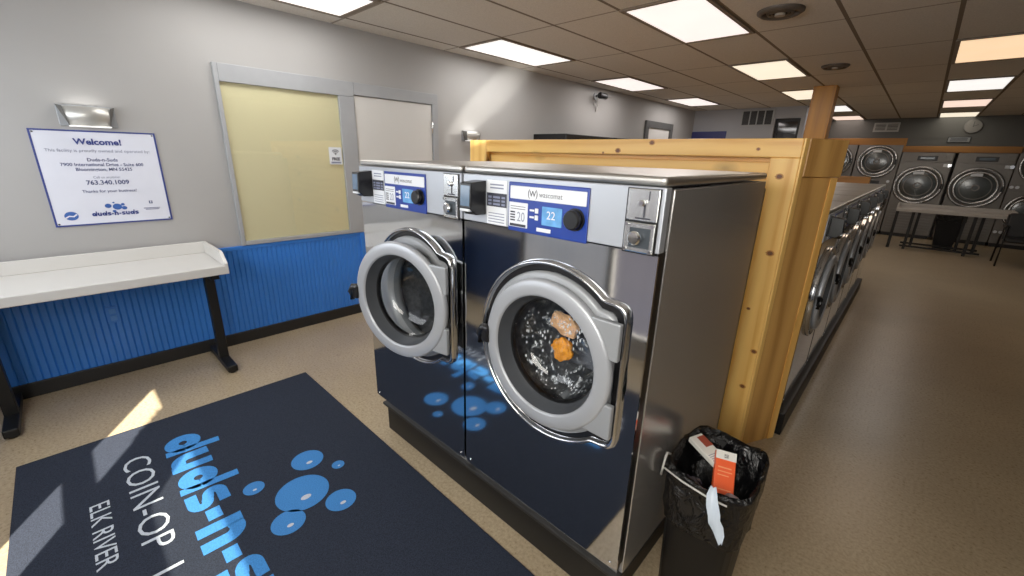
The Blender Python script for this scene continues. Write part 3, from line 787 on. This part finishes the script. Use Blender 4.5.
# bulkhead between the back-to-back rows and the end beam
t = thing('bulkhead', 'low wooden bulkhead behind the aisle washers with an orange end beam', 'bulkhead', (-1.5, 5.2, 0))
MB().box((-.12, -2.45, 0), (.10, 2.2, 1.30), .004).build('spine', M_oak, t)
MB().box((-.7, 2.25, 1.325), (1.0, 2.34, 1.445), .005).build('end_beam', M_amber_h, t)
MB().box((-.7, 2.26, 0), (.94, 2.33, 1.33), .004).build('end_panel', M_oak, t)
# column
t = thing('wooden_column', 'square amber wood column rising from behind the partition to the ceiling', 'column', (-1.26, 7.72, 0))
MB().box((-.135, -.12, 0), (.135, .12, H), .006).build('shaft', M_amber, t)
# dark cabinets whose tops show above the partition
for (y0, y1, z, lb) in ((4.58, 5.72, 1.88, 'black topped tall cabinet against the left wall, nearer of two above the partition'), (5.82, 7.60, 1.885, 'longer dark grey cabinet against the left wall, farther of two above the partition')):
    t = thing('tall_cabinet', lb, 'cabinet', (-3.66, (y0+y1)/2, 0), 0, 'tall cabinets behind the partition')
    h = (y1-y0)/2
    MB().box((-.27, -h, .08), (.25, h, z-.08), .005).build('carcass', plain('cabinet_grey', srgb(74, 74, 76), .5), t)
    MB().box((-.28, -h-.01, z-.08), (.27, h+.01, z), .01).build('top', M_plastic, t)
    MB().box((-.24, -h+.03, 0), (.22, h-.03, .08)).build('toe_kick', M_black, t)
    for k in (0, 1):
        dr = MB().box((.25, -h+.01+k*h, .10), (.268, -.005+k*h, z-.10), .003).build('door', plain('cabinet_door', srgb(92, 92, 94), .45), t)
        MB().box((.268, -.06+k*.09, .95), (.285, -.045+k*.09, 1.15), .003).build('handle', M_chrome, dr)

# rear wall fittings
t = thing('wall_vent', 'white return air grille with four dark slots on the rear wall', 'vent', (-2.69, 10., 2.445))
m = MB()
for a, b_, c, d in ((-.30, -.27, -.155, .155), (.27, .30, -.155, .155), (-.27, .27, -.155, -.13), (-.27, .27, .13, .155), (-.145, -.125, -.13, .13), (-.01, .01, -.13, .13), (.125, .145, -.13, .13)): m.box((a, -.02, c), (b_, 0, d), .002)
m.build('frame', plain('vent_white', srgb(150, 150, 150), .5), t)
m = MB().box((-.27, -.006, -.13), (.27, -.002, .13))
for k in range(10): m.box((-.27, -.014, -.125+k*.026), (.27, -.006, -.118+k*.026))
m.build('louver', plain('vent_dark', srgb(40, 38, 38), .6), t)
t = thing('blue_sign', 'dark blue sign board on the rear wall just above the partition', 'sign', (-3.60, 10., 1.95))
MB().box((-.36, -.02, -.24), (.36, 0, .24), .004).build('board', plain('sign_blue', srgb(30, 34, 92), .5), t)
MB().box((-.37, -.012, -.25), (.37, -.001, .25), .004).build('backing', M_navy, t)

# ------------------------------------------------------------------ dryers on the back wall
YD = 13.5
M_dsteel = plain('dryer_steel', srgb(112, 108, 103), .38, .4, .05)
M_dpanel = plain('dryer_panel', srgb(118, 114, 110), .45, .2)
M_dglass = plain('dryer_glass', srgb(66, 72, 72), .16, var=.3, vs=5, spec=.7)
def dryer_door(par, x, z, R):
    r = MB().lathe([(R, -.01), (R, -.035), (R*.93, -.05), (R*.84, -.05), (R*.78, -.035), (R*.77, -.008)], (x, 0, z), 'y', 44).build('door', plain('dryer_ring', srgb(84, 82, 80), .4, .3), par)
    m = MB().lathe([(R*.97, -.046), (R*.90, -.056), (R*.88, -.046)], (x, 0, z), 'y', 44).lathe([(R*.80, -.044), (R*.74, -.052), (R*.70, -.04)], (x, 0, z), 'y', 44)
    m.build('trim_ring', brushed('dryer_trim', (.34, .33, .32), .25, 0, 0, .03), r)
    m = MB().lathe([(R*.77, -.02), (R*.5, -.034), (0, -.04)], (x, 0, z), 'y', 36).build('door_glass', M_dglass, r)
    m = MB().lathe([(R*.16, -.046), (R*.11, -.050), (R*.10, -.046)], (x, 0, z), 'y', 24).lathe([(R*.58, -.036), (R*.56, -.040), (R*.54, -.036)], (x, 0, z), 'y', 36)
    m.build('drum_hub', M_dpanel, r)
    m = MB().box((x+R*.86, -.075, z-.06), (x+R*.94, -.03, z+.06), .01); m.build('handle', M_plastic, r)
    m = MB().box((x-R*.3, -.045, z+R*.55), (x+R*.12, -.037, z+R*.70), .003); m.build('door_label', M_sticker, r)
def single_dryer(x, label):
    w = .435
    t = thing('dryer', label, 'dryer', (x, YD, 0), 0, 'single round-door dryers on the back wall')
    MB().box((-w+.005, 0, .08), (w-.005, .55, 1.90), .006).build('cabinet', M_dsteel, t)
    MB().box((-w+.02, .03, 0), (w-.02, .5, .08)).build('base', M_black, t)
    dryer_door(t, -.02, 1.19, .425)
    p = MB().box((-w+.01, -.012, 1.69), (w-.01, 0, 1.88), .003).build('control_panel', M_dpanel, t)
    MB().box((-.15, -.018, 1.725), (.18, -.012, 1.825), .003).build('display', M_plastic, p)
    MB().box((-.10, -.022, 1.755), (.13, -.018, 1.80)).build('window', plain('dim_display', srgb(70, 84, 96), .2), p)
    MB().box((.30, -.03, 1.73), (.41, -.012, 1.85), .004).build('coin_unit', M_dsteel, p)
    MB().cyl((.40, 0, 1.63), .035, -.02, 0, 'y', 20).build('latch', M_chrome, t)
    m = MB()
    for k in range(8): m.box((-.36, -.012, .18+k*.062), (.36, .0, .215+k*.062), .004)
    m.build('louver', M_dpanel, t)
    MB().box((.30, -.014, 1.60), (.40, -.006, 1.66), .003).build('sticker', M_sticker, t)
single_dryer(-.03, 'single steel dryer with large round door behind the table, left of the two')
single_dryer(.88, 'single steel dryer with large round door behind the table, right of the two')
def stack_dryer(x, label, zt=2.05):
    w = .405
    t = thing('stacked_dryer', label, 'dryer', (x, YD-.02, 0), 0, 'stacked dryers on the back wall')
    MB().box((-w+.005, 0, .08), (w-.005, .55, zt), .006).build('cabinet', M_dpanel, t)
    MB().box((-w+.02, .03, 0), (w-.02, .5, .08)).build('base', M_black, t)
    dryer_door(t, 0, 1.68, .372); dryer_door(t, 0, .76, .372)
    for z in (1.21, .29):
        p = MB().box((-w+.01, -.012, z-.06), (w-.01, 0, z+.08), .003).build('control_panel', M_dsteel, t)
        MB().box((-.15, -.018, z-.03), (.15, -.012, z+.04), .003).build('display', M_plastic, p)
        m = MB()
        for q in (-.36, -.28, .3): m.cyl((q, -.012, z+.03), .03, -.012, 0, 'y', 16)
        m.build('button', M_sticker, p)
for i, (x, lb) in enumerate(((-.875, 'stacked dryer pair directly left of the single dryers, above the orange beam'), (-1.70, 'stacked dryer pair half hidden by the end of the wooden partition'), (1.725, 'stacked dryer pair at the right edge of the photo'))):
    stack_dryer(x, lb)
# wooden bulkhead trim above the dryers and dark wall above
struct('trim_3', MB().box((-2.26, YD-.02, 2.05), (-.47, YD+.6, 2.20), .005).box((-.47, YD-.02, 1.90), (1.36, YD+.6, 2.03), .005).box((1.36, YD-.02, 2.05), (XR, YD+.6, 2.18), .005).box((-.50, YD-.01, 1.9), (-.44, YD+.5, 2.20)), M_amber_h, 'amber wood trim boards above the dryers')
struct('wall_dryer', MB().box((-2.26, YD, 2.20), (XR, YD+.6, H)).box((-.47, YD+.005, 2.03), (1.36, YD+.6, 2.2)), M_wall_dark)
# vent, clock and exit-like sign above
k_ = (YD-.0)/13.1
t = thing('wall_vent', 'small pale louvered vent on the dark wall above the dryers', 'vent', (-.87, YD, 2.44), 0)
m = MB()
for a, b_, c, d in ((-.23, .23, .075, .10), (-.23, .23, -.10, -.075), (-.23, -.2, -.075, .075), (.2, .23, -.075, .075), (-.015, .015, -.075, .075)): m.box((a, -.02, c), (b_, 0, d), .002)
for q in range(5): m.box((-.2, -.012, -.07+q*.031), (.2, -.004, -.058+q*.031))
m.build('grille', plain('vent_pale', srgb(160, 158, 152), .5), t)
t = thing('wall_clock', 'round pale wall clock high above the dryers', 'clock', (.53, YD, 2.425))
MB().cyl((0, 0, 0), .14, -.03, 0, 'y', 36, bev=.008).build('case', plain('clock_case', srgb(88, 86, 84), .5), t)
MB().cyl((0, 0, 0), .125, -.032, -.03, 'y', 36).build('face', plain('clock_face', srgb(112, 110, 106), .5), t)
MB().box((-.004, -.036, -.01), (.004, -.033, .10)).add([(-.01, -.0345, -.004), (.07, -.0345, .03), (.068, -.0345, .038), (-.01, -.0345, .004)], [(0, 1, 2, 3)]).build('hand', M_plastic, t)
t = thing('notice_sign', 'small framed notice on the dark wall below the clock', 'sign', (.38, YD, 2.165))
MB().box((-.18, -.012, -.06), (.18, 0, .06), .003).build('frame', M_plastic, t)
MB().box((-.165, -.014, -.045), (.165, -.012, .045)).build('card', plain('notice_card', srgb(120, 124, 126), .5), t)
em = MB()
for z in (-.022, .002, .026): em.box((-.13, -.0155, z-.007), (.13, -.0142, z+.005))
em.build('print', M_dark_print, t)

# table, bin and chair in front of the dryers
t = thing('folding_table', 'pale folding table on a black frame standing in front of the dryers', 'table', (-.24, 11.45, 0), 0, 'white folding tables')
LT, DT = 1.60, .62
MB().box((0, 0, .74), (LT, DT, .80), .006).build('tabletop', plain('worn_laminate', srgb(168, 162, 154), .4, var=.04), t)  # far table laminate, greyer than the near table
MB().box((0, DT-.022, .80), (LT, DT, .87), .004).build('back_lip', plain('worn_laminate', (0, 0, 0)), t)
for x0 in (0, LT-.022): MB().prism([(0, .799), (DT-.022, .799), (DT-.022, .87), (.10, .87), (0, .815)], x0, x0+.022, 'x').build('end_lip', plain('worn_laminate', (0, 0, 0)), t)
for x, y in ((.03, .06), (.27, .06), (.36, DT-.08), (1.02, DT-.08), (1.12, .06), (1.26, DT-.08)):
    if 1: MB().box((x-.024, y-.018, 0), (x+.024, y+.018, .74), .003).build('leg', M_blackmetal, t)
for y in (.06, DT-.08): MB().box((.20, y-.02, .05), (1.32, y+.02, .085), .004).build('rail', M_blackmetal, t)
t = thing('waste_bin', 'tall black tapered bin under the far folding table', 'bin', (.60, 12.35, 0))
MB().loops([[(sx*w_, sy*w_, z) for sx, sy in ((-1, -1), (1, -1), (1, 1), (-1, 1))] for w_, z in ((.001, 0), (.14, 0), (.20, .62), (.215, .62), (.215, .66), (.19, .66), (.13, .03), (.001, .03))]).build('tub', M_bin, t, bevel=.01)
MB().loops([[(sx*w_, sy*w_, z) for sx, sy in ((-1, -1), (1, -1), (1, 1), (-1, 1))] for w_, z in ((.222, .56), (.222, .67), (.185, .67), (.15, .4))]).build('liner', M_bag, t)
def chair(label, loc, rz):
    t = thing('armchair', label, 'chair', loc, rz)
    MB().box((-.25, -.25, .41), (.25, .24, .48), .025, seg=3).build('seat', M_black, t)
    MB().prism([(.20, .47), (.265, .47), (.33, .86), (.28, .87)], -.24, .24, 'x').build('backrest', M_black, t, bevel=.015)
    for s in (-1, 1):
        MB().tube([(s*.27, -.27, 0), (s*.27, -.25, .62), (s*.27, -.20, .65), (s*.27, .20, .65), (s*.27, .26, .64)], .014).build('arm_frame', M_blackmetal, t)
        MB().tube([(s*.27, .30, 0), (s*.27, .24, .44), (s*.25, .26, .60), (s*.25, .30, .84)], .014).build('rear_leg', M_blackmetal, t)
        MB().box((s*.27-.03, -.20, .65), (s*.27+.03, .18, .68), .01).build('armrest', M_plastic, t)
chair('black armchair at the right edge beside the far folding table', (1.50, 11.07, 0), 0)

# ------------------------------------------------------------------ near trash bin
t = thing('trash_bin', 'black plastic trash bin with a black liner beside the right large washer', 'bin', (-.300, 1.43, 0), math.radians(2))
def rr(wx, wy, z, c=.35, n=40, jit=0., seed=0):
    rnd = random.Random(seed); L = []
    for i in range(n):
        a = 2*PI*i/n; p = 5.
        r = (abs(math.cos(a)/wx)**p+abs(math.sin(a)/wy)**p)**(-1/p)
        j = 1+jit*(math.sin(7*a+seed)+.6*math.sin(13*a+2.1*seed))
        L.append((r*j*math.cos(a), r*j*math.sin(a), z+jit*.35*math.sin(5*a+seed*1.7)))
    return L
MB().loops([rr(.002, .002, .0), rr(.106, .132, 0), rr(.111, .137, .01), rr(.130, .160, .54), rr(.134, .165, .545), rr(.134, .165, .56), rr(.127, .157, .56), rr(.104, .130, .02), rr(.002, .002, .02)], 0, True).build('tub', M_bin, t)
lb = MB().loops([rr(.128, .158, .36, jit=.010, seed=1), rr(.137, .168, .385, jit=.028, seed=2), rr(.135, .166, .42, jit=.022, seed=12), rr(.139, .170, .46, jit=.020, seed=3), rr(.140, .171, .51, jit=.018, seed=4), rr(.140, .175, .56, jit=.022, seed=5), rr(.142, .180, .578, jit=.024, seed=6),
                 rr(.136, .168, .586, jit=.024, seed=7), rr(.123, .153, .555, jit=.03, seed=8), rr(.118, .147, .51, jit=.04, seed=9), rr(.108, .137, .44, jit=.06, seed=10), rr(.08, .105, .40, jit=.08, seed=11), rr(.002, .002, .39)], 0, True).build('liner', M_bag, t)
# drawstring
ds = MB().tube([(-.140, -.07, .57), (-.150, -.10, .59), (-.146, -.125, .585), (-.146, -.135, .55), (-.150, -.13, .515)], .004, 8)
ds.tube([(-.13, -.170, .580), (-.06, -.187, .575), (.02, -.191, .568), (.08, -.187, .566)], .003, 8); ds.build('drawstring', M_white, t)
# plastic strip hanging out of the liner: white torn piece
bx, by = -.300, 1.43
m = MB()
L = [[], []]
rows = [(.035, -.165, .596, .009), (.045, -.195, .580, .018), (.056, -.205, .55, .022), (.062, -.205, .52, .018), (.070, -.204, .49, .022), (.082, -.203, .462, .018), (.094, -.203, .435, .005)]
vs = []
for i, (x, y, z, w_) in enumerate(rows):
    for k in range(5): vs.append((x-w_+2*w_*k/4, y-.006*math.sin(k*1.7+i), z+.006*math.sin(k*2.1+i*1.3)))
m.add(vs, [(i*5+k, i*5+k+1, (i+1)*5+k+1, (i+1)*5+k) for i in range(len(rows)-1) for k in range(4)], 0, True)
o = m.build('plastic_scrap', plain('pale_plastic', srgb(196, 208, 222), .35), None, (bx, by, 0)); tag(o, 'torn pale plastic scrap hanging over the front rim of the trash bin', 'scrap')
def carton(name, label, loc, rot, size, mats, bands):
    w_, l_, h_ = size
    t = thing(name, label, 'carton', loc, 0, 'empty cartons in the trash bin'); t.rotation_euler = rot
    MB().box((-w_/2, -l_/2, -h_/2), (w_/2, l_/2, h_/2), .003).build('box', mats[0], t)
    for y0, y1, x0, x1, mi in bands: MB().box((x0*w_, y0*l_, h_/2-.0005), (x1*w_, y1*l_, h_/2+.0008)).build('printed_band', mats[mi], t)
M_or = plain('orange_card', srgb(236, 82, 28), .4, var=.06); M_ww = plain('white_card', srgb(226, 222, 214), .45); M_red = plain('brick_red_card', srgb(150, 62, 44), .45); M_gp = plain('pale_orange_print', srgb(244, 150, 100), .45)
carton('carton', 'orange carton with a white end sticking up in the trash bin', (bx+.034, by-.038, .530), (math.radians(46), math.radians(4), math.radians(24)), (.066, .21, .026), [M_or, M_ww, M_gp, M_dark_print],
       [(.36, .5, -.5, .5, 1), (.39, .45, -.1, .12, 3), (.22, .24, -.35, .3, 2), (.16, .175, -.35, .35, 2), (.10, .115, -.35, .2, 2), (-.12, -.105, -.35, .35, 2), (-.3, -.285, -.35, .35, 2)])
carton('carton', 'white and red carton lying left of the orange one in the trash bin', (bx-.052, by+.040, .572), (math.radians(10), math.radians(-6), math.radians(64)), (.058, .135, .022), [M_ww, M_red, M_greyprint],
       [(.05, .42, -.05, .5, 1), (-.2, -.185, -.4, .4, 2), (-.26, -.245, -.4, .4, 2), (-.32, -.305, -.4, .2, 2), (-.38, -.365, -.4, .4, 2)])
cloth('crumpled_film', 'crumpled clear plastic film under the cartons in the trash bin', (bx-.055, by-.075, .490), (.036, .034, .026), plain('clear_film', srgb(58, 56, 70), .2, var=.6, vs=30), 21)
bpy.data.objects['crumpled_film']['category'] = 'scrap'; bpy.data.objects['crumpled_film']['group'] = 'scraps in the trash bin'
cloth('crumpled_wrapper', 'small crumpled white and brown wrapper below the orange carton', (bx+.082, by-.098, .525), (.026, .022, .022), plain('wrapper', srgb(150, 128, 130), .5, var=.5, vs=40), 25)
bpy.data.objects['crumpled_wrapper']['category'] = 'scrap'; bpy.data.objects['crumpled_wrapper']['group'] = 'scraps in the trash bin'

# ------------------------------------------------------------------ light
def area(name, loc, rot, sx, sy, power, col, spread=None):
    l = bpy.data.lights.new(name, 'AREA'); l.shape = 'RECTANGLE'; l.size = sx; l.size_y = sy; l.energy = power; l.color = col
    if spread: l.spread = spread
    o = bpy.data.objects.new(name, l); COL.objects.link(o); o.location = loc; o.rotation_euler = rot; return o
sun = bpy.data.lights.new('sun', 'SUN'); sun.energy = 36; sun.angle = math.radians(.6); sun.color = (1, .9, .74)
so = bpy.data.objects.new('sun', sun); COL.objects.link(so)
el = math.radians(35); dv = Vector((-.867*math.cos(el), .499*math.cos(el), -math.sin(el)))
so.rotation_euler = dv.to_track_quat('-Z', 'Y').to_euler(); so.location = (3, -4, 4)
# area lamps added inside the street wall to boost the window daylight
area('window_daylight', (-2.75, YF+.06, 1.60), (math.radians(72), 0, 0), 1.9, 1.2, 38, (.90, .95, 1))
area('window_daylight', (-.3, YF+.06, 1.75), (math.radians(68), 0, math.radians(8)), 1.7, .9, 66, (1, .96, .88))
# sun glint thrown onto the left wall by the washer tops
sp = bpy.data.lights.new('sun_glint', 'SPOT'); sp.energy = 330; sp.spot_size = math.radians(30); sp.spot_blend = .8; sp.shadow_soft_size = .01; sp.color = (1, .95, .86)
spo = bpy.data.objects.new('sun_glint', sp); COL.objects.link(spo); spo.location = (-1.6, 1.7, 1.62)
tgt = Vector((XW, 3.75, 2.22)); dz = (tgt-spo.location).normalized()
dx = Vector((0, 1.1, .85)); dx = (dx-dz*dx.dot(dz)).normalized(); dyv = (-dz).cross(dx)
spo.matrix_world = Matrix.Translation(spo.location) @ Matrix((dx, dyv, -dz)).transposed().to_4x4() @ Matrix.Diagonal((1, .24, 1, 1))
wd = bpy.data.worlds.new('world'); SC.world = wd; wd.use_nodes = True
bg = wd.node_tree.nodes['Background']
sky = wd.node_tree.nodes.new('ShaderNodeTexSky'); sky.sky_type = 'PREETHAM'
sky.sun_direction = -dv; sky.turbidity = 3
wd.node_tree.links.new(sky.outputs[0], bg.inputs[0]); bg.inputs[1].default_value = .5

# ------------------------------------------------------------------ camera
yaw, pitch, roll, f = .7498, .30585, .02722, 420.5
fwv = Vector((-math.sin(yaw)*math.cos(pitch), math.cos(yaw)*math.cos(pitch), -math.sin(pitch)))
rv = Vector((math.cos(yaw), math.sin(yaw), 0)); uv = rv.cross(fwv)
c, s = math.cos(roll), math.sin(roll)
r2, u2 = rv*c+uv*s, -rv*s+uv*c
cam = bpy.data.cameras.new('camera'); cam.sensor_width = 36; cam.lens = f/1024*36; cam.clip_start = .02
co = bpy.data.objects.new('camera', cam); COL.objects.link(co)
co.matrix_world = Matrix.Translation((0, 0, 1.6)) @ Matrix((r2, u2, -fwv)).transposed().to_4x4()
SC.camera = co
SC.view_settings.view_transform = 'Standard'; SC.view_settings.look = 'None'; SC.view_settings.exposure = 0.; SC.view_settings.gamma = 1.15
SC.cycles.use_denoising = True
SC.cycles.max_bounces = 8; SC.cycles.diffuse_bounces = 4; SC.cycles.glossy_bounces = 4; SC.cycles.transparent_max_bounces = 12
SC.cycles.caustics_reflective = False; SC.cycles.caustics_refractive = False
SC.cycles.sample_clamp_indirect = 4.
